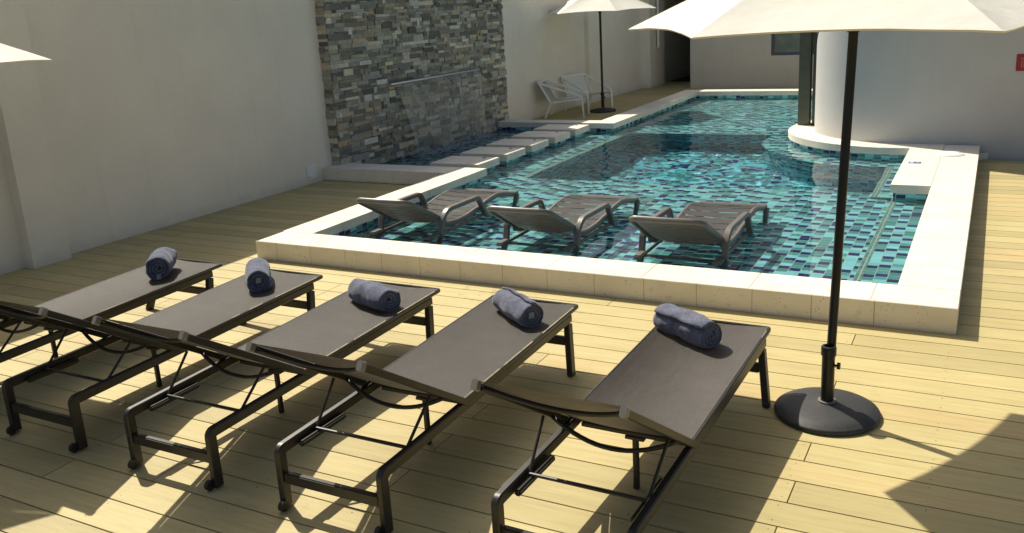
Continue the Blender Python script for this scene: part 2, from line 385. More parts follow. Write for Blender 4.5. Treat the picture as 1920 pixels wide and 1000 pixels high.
# ------------------------------------------------------------------ pool shell
deep = [(-5.35, 10.2), (-1.10, 10.25), (-1.08, 11.68)]
IC = Vector((-.95, 13.7)); R2 = 2.07
for k in range(0, 13):
    a = math.radians(270-k*(270-170)/12); deep.append((IC.x+R2*math.cos(a), IC.y+R2*math.sin(a)))
deep.append((-5.35, 14.06))
LZ, DZ, BZ = -.25, -1.5, -.16
bm = bmesh.new()
def quad(bm, pts): return bm.faces.new([bm.verts.new(p) for p in pts])
def hrect(bm, x0, x1, y0, y1, z): quad(bm, ((x0, y0, z), (x1, y0, z), (x1, y1, z), (x0, y1, z)))
hrect(bm, -5.8, -.86, 6.2, 10.2, LZ)
bm.faces.new([bm.verts.new(p) for p in ((-5.35, 10.2, LZ), (-.86, 10.2, LZ), (-.86, 10.26, LZ), (-1.10, 10.25, LZ))])
hrect(bm, -8.05, -5.8, 9.5, 14.06, LZ); hrect(bm, -5.8, -5.35, 10.2, 14.06, LZ)
hrect(bm, -8.05, -2.985, 14.06, 18.8, LZ); hrect(bm, -2.985, -.5, 14.06, 18.8, LZ)
arcp = deep[3:-1]
for a, b_ in zip(arcp, arcp[1:]):
    va = (Vector(a)-IC).normalized()*1.4+IC; vb = (Vector(b_)-IC).normalized()*1.4+IC
    quad(bm, ((a[0], a[1], LZ), (va.x, va.y, LZ), (vb.x, vb.y, LZ), (b_[0], b_[1], LZ)))
tag(link('pool_floor', bm, M_TILE), kind='structure')
bm = bmesh.new()
bm.faces.new([bm.verts.new((x, y, DZ)) for x, y in deep])
n = len(deep)
for i in range(n):
    a, b_ = deep[i], deep[(i+1) % n]
    quad(bm, ((a[0], a[1], DZ), (b_[0], b_[1], DZ), (b_[0], b_[1], LZ), (a[0], a[1], LZ)))
tag(link('pool_deep_basin', bm, M_TDEEP), kind='structure')
bm = bmesh.new()       # raised bench along the right side
hrect(bm, -.80, -.4, 6.2, 9.95, BZ); quad(bm, ((-.86, 6.2, LZ), (-.86, 10.26, LZ), (-.86, 10.26, BZ), (-.86, 6.2, BZ)))
hrect(bm, -1.01, -.4, 9.95, 12.2, BZ)
hrect(bm, -1.5, -1.01, 11.68, 12.2, BZ-.04)
tag(link('pool_bench', bm, M_TILE), kind='structure')
bm = bmesh.new()       # small nosing mosaic
hrect(bm, -.86, -.80, 6.2, 9.95, BZ+.001); hrect(bm, -1.08, -1.01, 9.95, 11.68, BZ+.001)
hrect(bm, -1.08, -1.01, 9.95, 10.02, BZ+.003)
quad(bm, ((-1.08, 9.95, LZ-.2), (-1.08, 11.68, LZ-.2), (-1.08, 11.68, BZ+.001), (-1.08, 9.95, BZ+.001)))
quad(bm, ((-1.08, 9.95, LZ), (-.86, 9.95, LZ), (-.86, 9.95, BZ), (-1.08, 9.95, BZ)))
hrect(bm, -5.42, -5.35, 10.2, 14.06, LZ+.002)
tag(link('pool_nosing', bm, M_TSM), kind='structure')
bm = bmesh.new()       # tiled waterline walls under the coping
def vwall(x0, y0, x1, y1, z0=-.3, z1=.09): quad(bm, ((x0, y0, z0), (x1, y1, z0), (x1, y1, z1), (x0, y0, z1)))
vwall(-5.72, 6.33, -.45, 6.33); vwall(-.455, 6.33, -.455, 9.78); vwall(-.455, 9.78, -.84, 9.78); vwall(-.84, 9.78, -.84, 12.06); vwall(-.84, 12.06, -1.4, 12.06)
vwall(-5.715, 6.33, -5.715, 9.74); vwall(-5.715, 9.74, -8.0, 9.74); vwall(-8.0, 13.9, -5.6, 13.9); vwall(-5.6, 13.9, -5.6, 18.72); vwall(-5.6, 18.72, -1, 18.72)
pr_ = None
for k in range(0, 31):
    a = math.radians(270-k*6); p = (IC.x+1.655*math.cos(a), IC.y+1.655*math.sin(a))
    if pr_: vwall(*pr_, *p)
    pr_ = p
tag(link('pool_waterline_tiles', bm, M_TILE), kind='structure')

# ------------------------------------------------------------------ coping
bm = bmesh.new(); G = .002; T = .178; Bv = .0025
def slabs(x0, x1, y0, y1, step, ax, z0=.088, off=0.0, z1=T):
    a0, a1 = (x0, x1) if ax == 'x' else (y0, y1)
    cuts = [a0]; p = a0+(off or step)
    while p < a1-.12: cuts.append(p); p += step
    cuts.append(a1)
    for p, q in zip(cuts, cuts[1:]):
        if ax == 'x': box(bm, p+G/2, q-G/2, y0, y1, z0, z1, Bv)
        else: box(bm, x0, x1, p+G/2, q-G/2, z0, z1, Bv)
slabs(-6.037, -.095, 5.977, 6.357, .8, 'x', z0=.0, off=.62)
slabs(-6.049, -.095, 5.963, 5.976, .4, 'x', z0=.0, off=.26)
slabs(-.485, -.095, 6.3595, 12.33, .8, 'y', off=.52)
slabs(-.867, -.4875, 9.745, 12.02, .8, 'y', off=.75)
slabs(-1.215, -.4875, 12.0225, 12.39, .8, 'x')
slabs(-6.06, -5.682, 6.3595, 9.765, .8, 'y', off=.45)
slabs(-8.1, -6.0625, 9.372, 9.765, .8, 'x', z0=0)
slabs(-7.92, -5.56, 13.872, 14.2, .8, 'x')
slabs(-5.93, -5.56, 14.2025, 18.68, .8, 'y')
slabs(-5.93, -1.0, 18.6825, 19.05, .8, 'x')
# ring ledge round the curved tower
def ringseg(a0, a1, ri, ro, z0, z1, n=6):
    A = []
    for k in range(n+1):
        a = math.radians(a0+(a1-a0)*k/n)
        A.append([bm.verts.new((IC.x+r_*math.cos(a), IC.y+r_*math.sin(a), z_)) for r_, z_ in ((ri, z0), (ro, z0), (ro, z1), (ri, z1))])
    for p, q in zip(A, A[1:]):
        for j in range(4): bm.faces.new((p[j], p[(j+1) % 4], q[(j+1) % 4], q[j]))
    bm.faces.new(A[0]); bm.faces.new(A[-1][::-1])
for k in range(8):
    a0 = 261.5-k*21
    ringseg(a0-20.9, a0, 1.28, 1.70, .0875, T-.0015)
tag(link('pool_coping', bm, M_COPE, smooth=False), kind='structure')
bm = bmesh.new()       # solid core below the coping, outside faces
for q in ((-.44, -.098, 6.36, 12.33), (-6.052, -5.74, 6.0, 9.76), (-.8, -.44, 9.8, 12.1), (-5.925, -5.62, 14.2, 18.7), (-5.925, -1.0, 18.75, 19.045), (-7.92, -5.62, 13.93, 14.19)):
    box(bm, q[0], q[1], q[2], q[3], -.3, .0865)
lathe(bm, [(1.64, -.3), (1.64, .0865)], 60, c=IC)
tag(link('pool_surround', bm, M_COPE), kind='structure')

# stepping slabs between fountain basin and pool
step_pos = [(9.965, 10.55), (10.76, 11.328), (11.515, 12.125), (12.315, 12.92), (13.11, 13.68)]
lbl = ['pale stone stepping slab nearest the pool coping corner', 'pale stone stepping slab second from the near coping', 'pale stone stepping slab in the middle of the five', 'pale stone stepping slab second from the far coping', 'pale stone stepping slab farthest away beside the far coping with a longer sunlit tongue']
first = None
for i, (ya, yb) in enumerate(step_pos):
    yc = (ya+yb)/2
    if first is None:
        first = thing('stepping_slab', lbl[i], 'stepping stone', (-6.31, yc, .04), 0, 'stone slabs bridging the fountain basin')
        bm = bmesh.new(); box(bm, -.385, .385, -.29, .29, .04, .138, .004); link('slab', bm, M_COPE, first)
        bm = bmesh.new(); box(bm, -.33, .34, -.23, .23, -.33, .0385); link('pier', bm, M_TILE, first)
        bm = bmesh.new(); lathe(bm, [(.022, .1385), (.022, .144), (.0, .145)], 14, c=(.19, .20)); link('drain_plug', bm, M_BLACK, first)
    else: dup(first, (-6.31, yc, .04), 0, lbl[i])

# ------------------------------------------------------------------ water
def water_mat():
    m, ns, ls, b = mat('pool_water'); ns.remove(b)
    out = ns['Material Output']
    rf = N(ns, 'ShaderNodeBsdfRefraction'); rf.inputs['IOR'].default_value = 1.33; rf.inputs['Roughness'].default_value = 0; rf.inputs[0].default_value = (.90, .985, 1.0, 1)
    gl = N(ns, 'ShaderNodeBsdfGlossy'); gl.inputs['Roughness'].default_value = .0
    fr = N(ns, 'ShaderNodeFresnel'); fr.inputs['IOR'].default_value = 1.33
    mx = N(ns, 'ShaderNodeMixShader'); ls.new(fr.outputs[0], mx.inputs[0]); ls.new(rf.outputs[0], mx.inputs[1]); ls.new(gl.outputs[0], mx.inputs[2])
    ls.new(mx.outputs[0], out.inputs[0])
    return m
M_WATER = water_mat()
bm = bmesh.new(); D = .03
x0, x1, y0, y1 = -7.93, -.455, 6.34, 18.71
nx = int((x1-x0)/D); ny = int((y1-y0)/D)
def wave(x, y):
    near = min(1, max(0, (y-9.3)/1.4)); near = near*near*(3-2*near)
    amp = .0017+.0040*near
    h = noise.noise(Vector((x*2.6, y*2.6, 1.3)))*amp*1.6+noise.noise(Vector((x*6.5, y*6.5, 7.7)))*amp*.55+noise.noise(Vector((x*14, y*14, 3.1)))*amp*.12
    d = math.hypot((x+7.5)/1.0, (y-12.2)/1.6)
    if d < 1.6: h += (1.6-d)/1.6*(noise.noise(Vector((x*9, y*9, 4)))*.022+noise.noise(Vector((x*22, y*22, 5)))*.008)
    return h
grid = {}
def gv(i, j):
    if (i, j) not in grid:
        x = x0+(x1-x0)*i/nx; y = y0+(y1-y0)*j/ny
        grid[i, j] = bm.verts.new((x, y, .04+wave(x, y)))
    return grid[i, j]
for i in range(nx):
    for j in range(ny):
        x = x0+(x1-x0)*(i+.5)/nx; y = y0+(y1-y0)*(j+.5)/ny
        if x < -5.73 and (y < 9.7 or y > 14.0): continue
        if x > -.86 and y > 9.82: continue
        if math.hypot(x-IC.x, y-IC.y) < 1.6: continue
        bm.faces.new((gv(i, j), gv(i+1, j), gv(i+1, j+1), gv(i, j+1)))
wo = link('water', bm, M_WATER, smooth=True); tag(wo, kind='structure')
wo.cycles.is_caustics_caster = True
for nm in ('pool_floor', 'pool_deep_basin', 'pool_bench', 'pool_nosing', 'pool_waterline_tiles'): bpy.data.objects[nm].cycles.is_caustics_receiver = True

# ------------------------------------------------------------------ walls
def wallx(y): return -8.17+.022*(y-5)   # the long left wall runs very slightly inward
bm = bmesh.new(); WH = 2.64
def lwall(y0, y1, off, top=WH):
    A = [(wallx(y0)+off, y0), (wallx(y1)+off, y1), (-8.6, y1), (-8.6, y0)]
    lo = [bm.verts.new((x, y, -.03)) for x, y in A]; hi = [bm.verts.new((x, y, top)) for x, y in A]
    for k in range(4): bm.faces.new((lo[k], lo[(k+1) % 4], hi[(k+1) % 4], hi[k]))
    bm.faces.new(hi)
lwall(-8, 5.02, 0); lwall(5.02, 5.42, .14); lwall(5.42, 18.1, 0); lwall(18.1, 21.2, .10, 3.2); lwall(21.2, 22.2, .32, 3.2); lwall(22.2, 30, .1, 3.2)
bmesh.ops.recalc_face_normals(bm, faces=bm.faces)
lw = link('boundary_wall', bm, M_WALL); tag(lw, 'long tall beige rendered wall with pilasters along the left side of the deck', 'wall')
# stone feature wall
def ledge_stone():
    m, ns, ls, b = mat('ledgestone')
    at = N(ns, 'ShaderNodeAttribute'); at.attribute_name = 'tint'
    geo = N(ns, 'ShaderNodeNewGeometry')
    n1 = N(ns, 'ShaderNodeTexNoise'); n1.inputs['Scale'].default_value = 22; n1.inputs['Detail'].default_value = 8; n1.inputs['Roughness'].default_value = .65; ls.new(geo.outputs['Position'], n1.inputs['Vector'])
    c = mixc(ns, ls, 1.0, at.outputs['Color'], ramp(ns, ls, n1.outputs[0], [(.3, .72), (.7, 1.2)]), 'MULTIPLY')
    ls.new(c, b.inputs['Base Color']); b.inputs['Roughness'].default_value = .7
    bp = N(ns, 'ShaderNodeBump'); bp.inputs['Strength'].default_value = .6; bp.inputs['Distance'].default_value = .01
    ls.new(n1.outputs[0], bp.inputs['Height']); ls.new(bp.outputs[0], b.inputs['Normal'])
    return m
bm = bmesh.new(); lay = colattr(bm); rnd = random.Random(11)
pal = [((.15, .155, .14), 6), ((.10, .105, .10), 6), ((.21, .22, .21), 5), ((.07, .07, .066), 4), ((.28, .28, .26), 3), ((.24, .205, .16), 2), ((.30, .235, .16), 1), ((.42, .38, .31), 2), ((.18, .17, .13), 4)]
bag = [c for c, k in pal for _ in range(k)]
SX, SY0, SY1, ST = -7.93, 9.60, 14.27, 2.75
def stones(fixed, a0, a1, axis):
    z = .0
    while z < ST:
        h = rnd.choice((.038, .045, .052, .06)); zz = min(z+h, ST)
        a = a0
        while a < a1:
            l = rnd.choice((.07, .12, .17, .22, .30))*rnd.uniform(.8, 1.2); b_ = min(a+l, a1)
            if a1-b_ < .05: b_ = a1
            pr = rnd.uniform(.0, .022); c = rnd.choice(bag); k = rnd.uniform(.68, 1.3)*1.85; c = (min(.75, c[0]*k*1.06+.02), min(.72, c[1]*k+.018), min(.65, c[2]*k*.9+.012))
            z2 = zz
            if rnd.random() < .12 and zz+h < ST: z2 = zz+.03; pr += .012
            if axis == 'y': fs = box(bm, SX-.05, SX+pr, a+.0012, b_-.0012, z+.0012, z2-.0012, skip=('l',))
            else: fs = box(bm, a+.0012, b_-.0012, SY0-pr, SY0+.05, z+.0012, z2-.0012, skip=('b',))
            paint(fs, lay, c); a = b_
        z = zz
stones(SX, SY0+.0, SY1, 'y'); stones(SY0, -8.09, SX, 'x')
paint(box(bm, -8.3, SX-.012, SY0+.012, SY1, 0, ST-.01), lay, (.03, .03, .03))
def shear(bm):
    for v in bm.verts: v.co.x += .030*(v.co.y-SY0) if v.co.x > -8.2 else 0
shear(bm)
sw = thing('stone_feature_wall', 'grey and tan stacked ledgestone wall behind the fountain basin', 'stone wall')
link('stone_cladding', bm, ledge_stone(), sw)
bm = bmesh.new(); box(bm, SX-.02, SX+.11, 10.76, 13.26, 1.155, 1.178, .004); shear(bm)
link('spillway_blade', bm, simple('steel', (.55, .57, .6), .3, .8), sw)
# falling water
def fall_mat():
    m, ns, ls, b = mat('falling_water'); ns.remove(b); out = ns['Material Output']
    tc = N(ns, 'ShaderNodeTexCoord'); mp = N(ns, 'ShaderNodeMapping'); mp.inputs['Scale'].default_value = (1, 28, 1.6); ls.new(tc.outputs['Object'], mp.inputs['Vector'])
    n1 = N(ns, 'ShaderNodeTexNoise'); n1.inputs['Scale'].default_value = 1.5; n1.inputs['Detail'].default_value = 6; n1.inputs['Distortion'].default_value = .3; ls.new(mp.outputs[0], n1.inputs['Vector'])
    tr = N(ns, 'ShaderNodeBsdfTransparent'); tr.inputs[0].default_value = (.86, .88, .87, 1)
    gl = N(ns, 'ShaderNodeBsdfGlossy'); gl.inputs['Roughness'].default_value = .2
    df = N(ns, 'ShaderNodeBsdfDiffuse'); df.inputs[0].default_value = (.75, .77, .77, 1)
    bp = N(ns, 'ShaderNodeBump'); bp.inputs['Strength'].default_value = 1; bp.inputs['Distance'].default_value = .03; ls.new(n1.outputs[0], bp.inputs['Height'])
    ls.new(bp.outputs[0], gl.inputs['Normal'])
    m1 = N(ns, 'ShaderNodeMixShader'); m1.inputs[0].default_value = .13; ls.new(tr.outputs[0], m1.inputs[1]); ls.new(gl.outputs[0], m1.inputs[2])
    m2 = N(ns, 'ShaderNodeMixShader'); ls.new(ramp(ns, ls, n1.outputs[0], [(.42, .0), (.58, .15), (.73, .58)]), m2.inputs[0]); ls.new(m1.outputs[0], m2.inputs[1]); ls.new(df.outputs[0], m2.inputs[2])
    ls.new(m2.outputs[0], out.inputs[0]); return m
bm = bmesh.new(); rows = []
for k in range(25):
    t = k/24; z = 1.157-t*1.12
    a = 10.79+.42*t**.6; b_ = 13.24; out = .10+.07*t**.5
    row = []
    for j in range(61):
        y = a+(b_-a)*j/60
        row.append(bm.verts.new((SX+out+.008*noise.noise(Vector((y*9, z*1.5, 2))), y, z)))
    rows.append(row)
for p, q in zip(rows, rows[1:]):
    for j in range(60): bm.faces.new((p[j], p[j+1], q[j+1], q[j]))
shear(bm)
wf = link('waterfall', bm, fall_mat(), smooth=True)
tag(wf, 'thin sheet of water falling from the steel blade in the stone wall', 'waterfall')
# foam where it lands
bm = bmesh.new(); rnd = random.Random(5)
for k in range(900):
    y = rnd.uniform(11.0, 13.35); x = SX+.03*(y-SY0)+.17+abs(rnd.gauss(0, .13)); s_ = rnd.uniform(.003, .009)
    h = rnd.random()**3*.07
    bmesh.ops.create_icosphere(bm, subdivisions=1, radius=s_, matrix=Matrix.Translation((x, y, .042+h)) @ Matrix.Diagonal((1.4, 1.4, .45, 1)))
tag(link('foam', bm, simple('foam_white', (.62, .68, .70), .25), smooth=True), 'white foam and splashes where the waterfall meets the basin', 'foam', kind='stuff')

# hatch plate on left wall
hp = thing('wall_hatch', 'small square white access hatch low on the left wall', 'access hatch', (wallx(9.15)+.0, 9.15, .065))
bm = bmesh.new(); box(bm, 0, .012, -.095, .095, 0, .19, .002); link('hatch_frame', bm, M_WHITE, hp)
bm = bmesh.new(); box(bm, .0125, .018, -.08, .08, .014, .176, .002); link('hatch_door', bm, M_WHITE, hp)
bm = bmesh.new(); box(bm, .0183, .022, -.07, -.055, .02, .035, .001); link('latch', bm, M_BLACK, hp)

# far wall block with window; unseen corridor roof added to block sky light
fw = thing('far_wall', 'plain grey rendered wall closing the far end of the pool', 'wall', (-4, 21.15, 0))
FX0, FX1, FY = -6.46, -.9, 21.12
bm = bmesh.new()
import_win = (-4.56, -3.35, .72, 2.3)   # x0,x1,z0,z1
wx0, wx1, wz0, wz1 = import_win
for (a, b_, c_, d_) in ((FX0, wx0, -.03, 5.2), (wx1, FX1, -.03, 5.2), (wx0, wx1, -.03, wz0), (wx0, wx1, wz1, 5.2)):
    box(bm, a+4, b_+4, 0-.03, .32, c_, d_)
box(bm, FX0+4, FX1+4, .34, 8, -.03, 5.2)
link('wall_panel', bm, M_WALL2, fw)
wd = bmesh.new()
for (a, b_, c_, d_) in ((wx0, wx0+.06, wz0, wz1), (wx1-.06, wx1, wz0, wz1), (wx0+.06, wx1-.06, wz0, wz0+.06), (wx0+.06, wx1-.06, wz1-.06, wz1)):
    box(wd, a+4, b_+4, -.01, .06, c_, d_)
wf_ = link('window', wd, simple('dark_frame', (.09, .10, .13), .4), fw)
bm = bmesh.new(); box(bm, wx0+.06+4, wx1-.06+4, .03, .04, wz0+.06, wz1-.06)
link('pane', bm, simple('green_glass', (.20, .25, .21), .12, 0, 3, .25), wf_)
cr = thing('added_corridor_roof', 'unseen slab roofing the passage beside the far wall, added to block sky light', 'roof', (-7.1, 25, 3.2))
bm = bmesh.new(); box(bm, -1.4, .66, -3.85, 5, 0, .25); box(bm, -1.4, .66, 5, 5.3, -3.3, .25); link('added_roof_slab', bm, M_WALL2, cr)
bm = bmesh.new(); sweep(bm, [(-7.42, 21.6, .95), (-7.42, 21.6, 3.1)], circ(.03, 8), up=Vector((0, 1, 0)))
tag(link('downpipe', bm, M_WHITE, smooth=40), 'thin white pipe hanging down the wall by the dark passage', 'pipe')

# curved tower and right-hand wall
bm = bmesh.new(); n = 96; TH = 4.2; lo = []; hi = []
for k in range(n):
    a = 2*PI*k/n; lo.append(bm.verts.new((IC.x+1.335*math.cos(a), IC.y+1.335*math.sin(a), -.03))); hi.append(bm.verts.new((IC.x+1.335*math.cos(a), IC.y+1.335*math.sin(a), TH)))
for k in range(n): bm.faces.new((lo[k], lo[(k+1) % n], hi[(k+1) % n], hi[k]))
bm.faces.new(hi)
ct = link('curved_tower', bm, M_CYL, smooth=40); tag(ct, 'smooth silver grey curved tower standing on the round pool ledge', 'tower')
bm = bmesh.new(); box(bm, -.95, 8, 12.366, 20, -.03, 1.66)
rw = link('side_wall', bm, M_CYL); tag(rw, 'grey beige wall on the right carrying the red sign', 'wall')
# fire sign
sg = thing('fire_sign', 'small red sign with a yellow pictogram on the right wall', 'sign', (.32, 12.365, 1.18))
bm = bmesh.new(); box(bm, -.10, .14, -.008, 0, -.10, .10, .002); link('sign_board', bm, simple('sign_red', (.35, .02, .03), .4), sg)
bm = bmesh.new()
for a, b_, c_, d_ in ((-.045, -.039, -.055, .055), (.075, .081, -.055, .055), (-.039, .075, -.055, -.049), (-.039, .075, .049, .055)): box(bm, a, b_, -.0095, -.0083, c_, d_)
link('border_line', bm, simple('pale_pink', (.6, .3, .27), .5), sg)
bm = bmesh.new(); box(bm, -.022, .058, -.0095, -.0083, -.035, .042)
link('pictogram', bm, simple('sign_yellow', (.55, .33, .06), .5), sg)

# steel column beside the tower
sc_ = thing('steel_column', 'dark green steel column on the curved pool ledge', 'column', (-2.5, 13.98, .178))
M_GREEN = simple('green_paint', (.085, .092, .068), .4, 0, 10, .15)
bm = bmesh.new(); box(bm, -.085, -.075+.155, -.08, -.062, 0, 3.6); box(bm, -.085, .08, .062, .08, 0, 3.6); box(bm, -.008, .008, -.0615, .0615, 0, 3.6); link('post', bm, M_GREEN, sc_)
bm = bmesh.new(); box(bm, .115, .155, -.05, .17, 0, 3.6); link('rear_channel', bm, M_GREEN, sc_)
bm = bmesh.new(); box(bm, .082, .5, -.03, .03, 1.08, 1.42); link('tie_beam', bm, M_GREEN, sc_)
bm = bmesh.new(); box(bm, .082, .26, -.05, .03, .0, .012); box(bm, .082, .26, .07, .12, 0, .012); link('foot_plate', bm, M_GREEN, sc_)
# thin dark curved line on the tower
bm = bmesh.new(); pts = []
for k in range(14):
    t = k/13; a = math.radians(184+ t*32); pts.append((IC.x+1.341*math.cos(a), IC.y+1.341*math.sin(a), 1.22+.55*math.sin(t*PI/2)))
sweep(bm, pts, circ(.006, 6)); tag(link('dark_line', bm, M_BLACK, smooth=True), 'thin dark line curving up the side of the silver tower', 'dark_line')

# lid and depth tile on coping
ld = thing('skimmer_lid', 'round off-white skimmer lid set on the pool coping', 'lid', (-.405, 11.63, .178))
bm = bmesh.new(); lathe(bm, [(.165, 0), (.163, .008), (.15, .011)], 36); link('ring', bm, M_WHITE, ld, smooth=30)
bm = bmesh.new(); lathe(bm, [(.148, .0), (.148, .014), (.135, .019), (0, .020)], 36); lid = link('cover', bm, M_WHITE, ld, smooth=30)
for sx in (-1, 1):
    bm = bmesh.new(); lathe(bm, [(.009, .0203), (.009, .022), (0, .0222)], 10, c=(sx*.11, .03)); link('screw', bm, M_BLACK, lid)
dt = thing('depth_marker', 'small blue and white pictogram tile on the pool coping', 'marker tile', (-.735, 11.03, .1785))
bm = bmesh.new(); box(bm, -.065, .065, -.055, .055, 0, .002); link('tile', bm, simple('marker_blue', (.05, .05, .22), .3), dt)
bm = bmesh.new()
for sx in (-1, 1):
    cx = sx*.031
    if sx < 0: box(bm, cx-.022, cx+.022, -.042, .042, .0022, .0026)
    else:
        for k in range(4):
            box(bm, cx-.02, cx+.02-(k % 2)*.012, -.04+k*.022, -.03+k*.022, .0022, .0026)
        box(bm, cx+.008, cx+.014, -.03, .04, .0028, .003)
link('pictogram', bm, simple('marker_white', (.55, .55, .7), .4), dt)

# ------------------------------------------------------------------ deck loungers
Y0 = 3.7
def V(x, y, z): return Vector((x, y-Y0, z))
def make_lounger():
    t = thing('sun_lounger', '', 'sun lounger', (0, Y0, 0), 0, 'sling sun loungers in a row on the deck')
    sec = rect(.036, .052, .006)
    for s_ in (-1, 1):
        bm = bmesh.new(); X = s_*.2875
        pts = [V(X, 2.70, .012)]+arc(V(X, 2.70, .0), V(X, 2.70, .292), V(X, 4.7, .328), .022, 4)+[V(X, 4.645, .327)]
        sweep(bm, pts, sec, side=(1, 0, 0)); link('side_rail', bm, M_FRAME, t, smooth=35)
        bm = bmesh.new(); pts = [V(s_*.2875, 4.622, .30), V(s_*.340, 4.53, .0)]
        sweep(bm, pts, rect(.038, .058, .005), side=(1, 0, 0)); link('front_leg', bm, M_FRAME, t, smooth=35)
        bm = bmesh.new()
        bmesh.ops.create_cone(bm, cap_ends=True, segments=18, radius1=.026, radius2=.026, depth=.02, matrix=Matrix.Translation(V(s_*.272, 2.662, .028)) @ Matrix.Rotation(PI/2, 4, 'Y'))
        wh = link('wheel', bm, M_RUB, t, smooth=35)
        bm = bmesh.new(); sweep(bm, [V(s_*.262, 2.662, .028), V(s_*.285, 2.662, .028)], circ(.007, 8)); link('axle', bm, M_FRAME, wh, smooth=35)
        bm = bmesh.new(); box(bm, *sorted((s_*.238, s_*.2665)), 2.80-Y0, 3.13-Y0, .262, .292, .007)
        link('ratchet', bm, M_FRAME, t)
    bm = bmesh.new(); box(bm, -.2665, .2665, 2.685-Y0, 2.715-Y0, .13, .185, .005); link('rear_crossbar', bm, M_FRAME, t)
    bm = bmesh.new(); box(bm, -.286, .286, 4.572-Y0, 4.602-Y0, .17, .225, .005); link('front_crossbar', bm, M_FRAME, t)
    bm = bmesh.new(); box(bm, -.2665, .2665, 3.455-Y0, 3.48-Y0, .268, .29, .003); link('middle_crossbar', bm, M_FRAME, t)
    bm = bmesh.new(); sweep(bm, [V(0, 3.468, .262), V(0, 3.468, .0)], rect(.026, .026), side=(1, 0, 0)); box(bm, -.045, .045, 3.45-Y0, 3.486-Y0, .252, .267); link('middle_leg', bm, M_FRAME, t)
    # seat
    def zs(y): return .343+(y-3.37)/(4.76-3.37)*.032
    bm = bmesh.new(); rows = []
    for j in range(15):
        y = 3.375+(4.745-3.375)*j/14; row = []
        for i in range(11):
            u = i/10*2-1; sag = (1-u*u)*(.012+.008*math.sin(PI*j/14))
            row.append(bm.verts.new(V(u*.292, y, zs(y)+.004-sag)))
        rows.append(row)
    for p, q in zip(rows, rows[1:]):
        for i in range(10): bm.faces.new((p[i], p[i+1], q[i+1], q[i]))
    bmesh.ops.solidify(bm, geom=bm.faces[:], thickness=.003)
    link('seat_sling', bm, M_FAB, t, smooth=40)
    bm = bmesh.new()
    loop = [V(-.3, 3.375, zs(3.375)-.008)]+arc(V(-.3, 3.4, zs(3.4)-.008), V(-.3, 4.755, zs(4.755)-.008), V(.3, 4.755, zs(4.755)-.008), .02, 3)+arc(V(-.3, 4.755, zs(4.755)-.008), V(.3, 4.755, zs(4.755)-.008), V(.3, 3.4, zs(3.4)-.008), .02, 3)+[V(.3, 3.375, zs(3.375)-.008)]
    sweep(bm, loop, rect(.016, .024, .005)); link('seat_frame', bm, M_FRAME, t, smooth=35)
    # backrest
    A = Vector((0, 3.385, .338)); B = Vector((0, 2.62, .835)); dr = (B-A).normalized(); nb = Vector((0, -dr.z, dr.y))
    if nb.z > 0: nb = -nb
    def BP(x, s_, o=0): q = A+(B-A)*s_+nb*o; return V(x, q.y, q.z)
    bm = bmesh.new(); rows = []
    for j in range(13):
        s_ = .0+j/12*1.0; row = []
        for i in range(13):
            u = i/12*2-1; row.append(bm.verts.new(BP(u*.292, s_, -.008+(1-u*u)*(.014*(1-s_)))))
        rows.append(row)
    for p, q in zip(rows, rows[1:]):
        for i in range(12): bm.faces.new((p[i], p[i+1], q[i+1], q[i]))
    bmesh.ops.solidify(bm, geom=bm.faces[:], thickness=.003)
    link('back_sling', bm, M_FAB, t, smooth=40)
    for s_ in (-1, 1):
        bm = bmesh.new(); sweep(bm, [BP(s_*.3, -.02, .01), BP(s_*.3, .985, .01)], rect(.018, .034), side=(1, 0, 0))
        link('back_rail', bm, M_FRAME, t)
    for s0, dp, rr_, a_ in ((.955, .02, .011, .288), (.20, .085, .011, .29)):
        bm = bmesh.new(); pts = []
        for k in range(17):
            u = k/16*2-1; pts.append(BP(u*a_, s0-(.125 if s0 > .5 else .02)*(1-u*u), (.012 if s0 > .5 else .02)+dp*(1-u*u)))
        sweep(bm, pts, circ(rr_, 8)); link('curved_bar', bm, M_FRAME, t, smooth=True)
    for s_ in (-1, 1):
        bm = bmesh.new(); sweep(bm, [BP(s_*.3, .965, .008), BP(s_*.3, 1.0, .008)], rect(.026, .042, .006), side=(1, 0, 0)); link('end_cap', bm, M_CAP, t, smooth=30)
    bm = bmesh.new()
    for s_ in (-1, 1): sweep(bm, [V(s_*.282, 3.115, .475), V(s_*.262, 2.93, .298)], circ(.0075, 8))
    sweep(bm, [V(-.272, 2.93, .297), V(.272, 2.93, .297)], circ(.0085, 8)); link('prop_bar', bm, M_FRAME, t, smooth=40)
    return t
XR = {5: -.985, 4: -2.14, 3: -3.155, 2: -4.167, 1: -5.17}
LL = {5: 'brown sling sun lounger nearest the black umbrella base, its towel turned blue side up', 4: 'brown sling sun lounger second from the black umbrella base', 3: 'brown sling sun lounger in the middle of the row of five', 2: 'brown sling sun lounger second from the left wall, its back end wholly in shade', 1: 'brown sling sun lounger nearest the left wall, its back end outside the picture'}
LR = {5: -.018, 4: 0, 3: 0, 2: 0, 1: 0}
proto = None
for k in (5, 4, 3, 2, 1):
    x = XR[k]-.03-.3075
    if proto is None: proto = make_lounger(); proto.location = (x, Y0, 0); proto.rotation_euler.z = LR[k]; proto['label'] = LL[k]
    else: dup(proto, (x, Y0, 0), LR[k], LL[k])

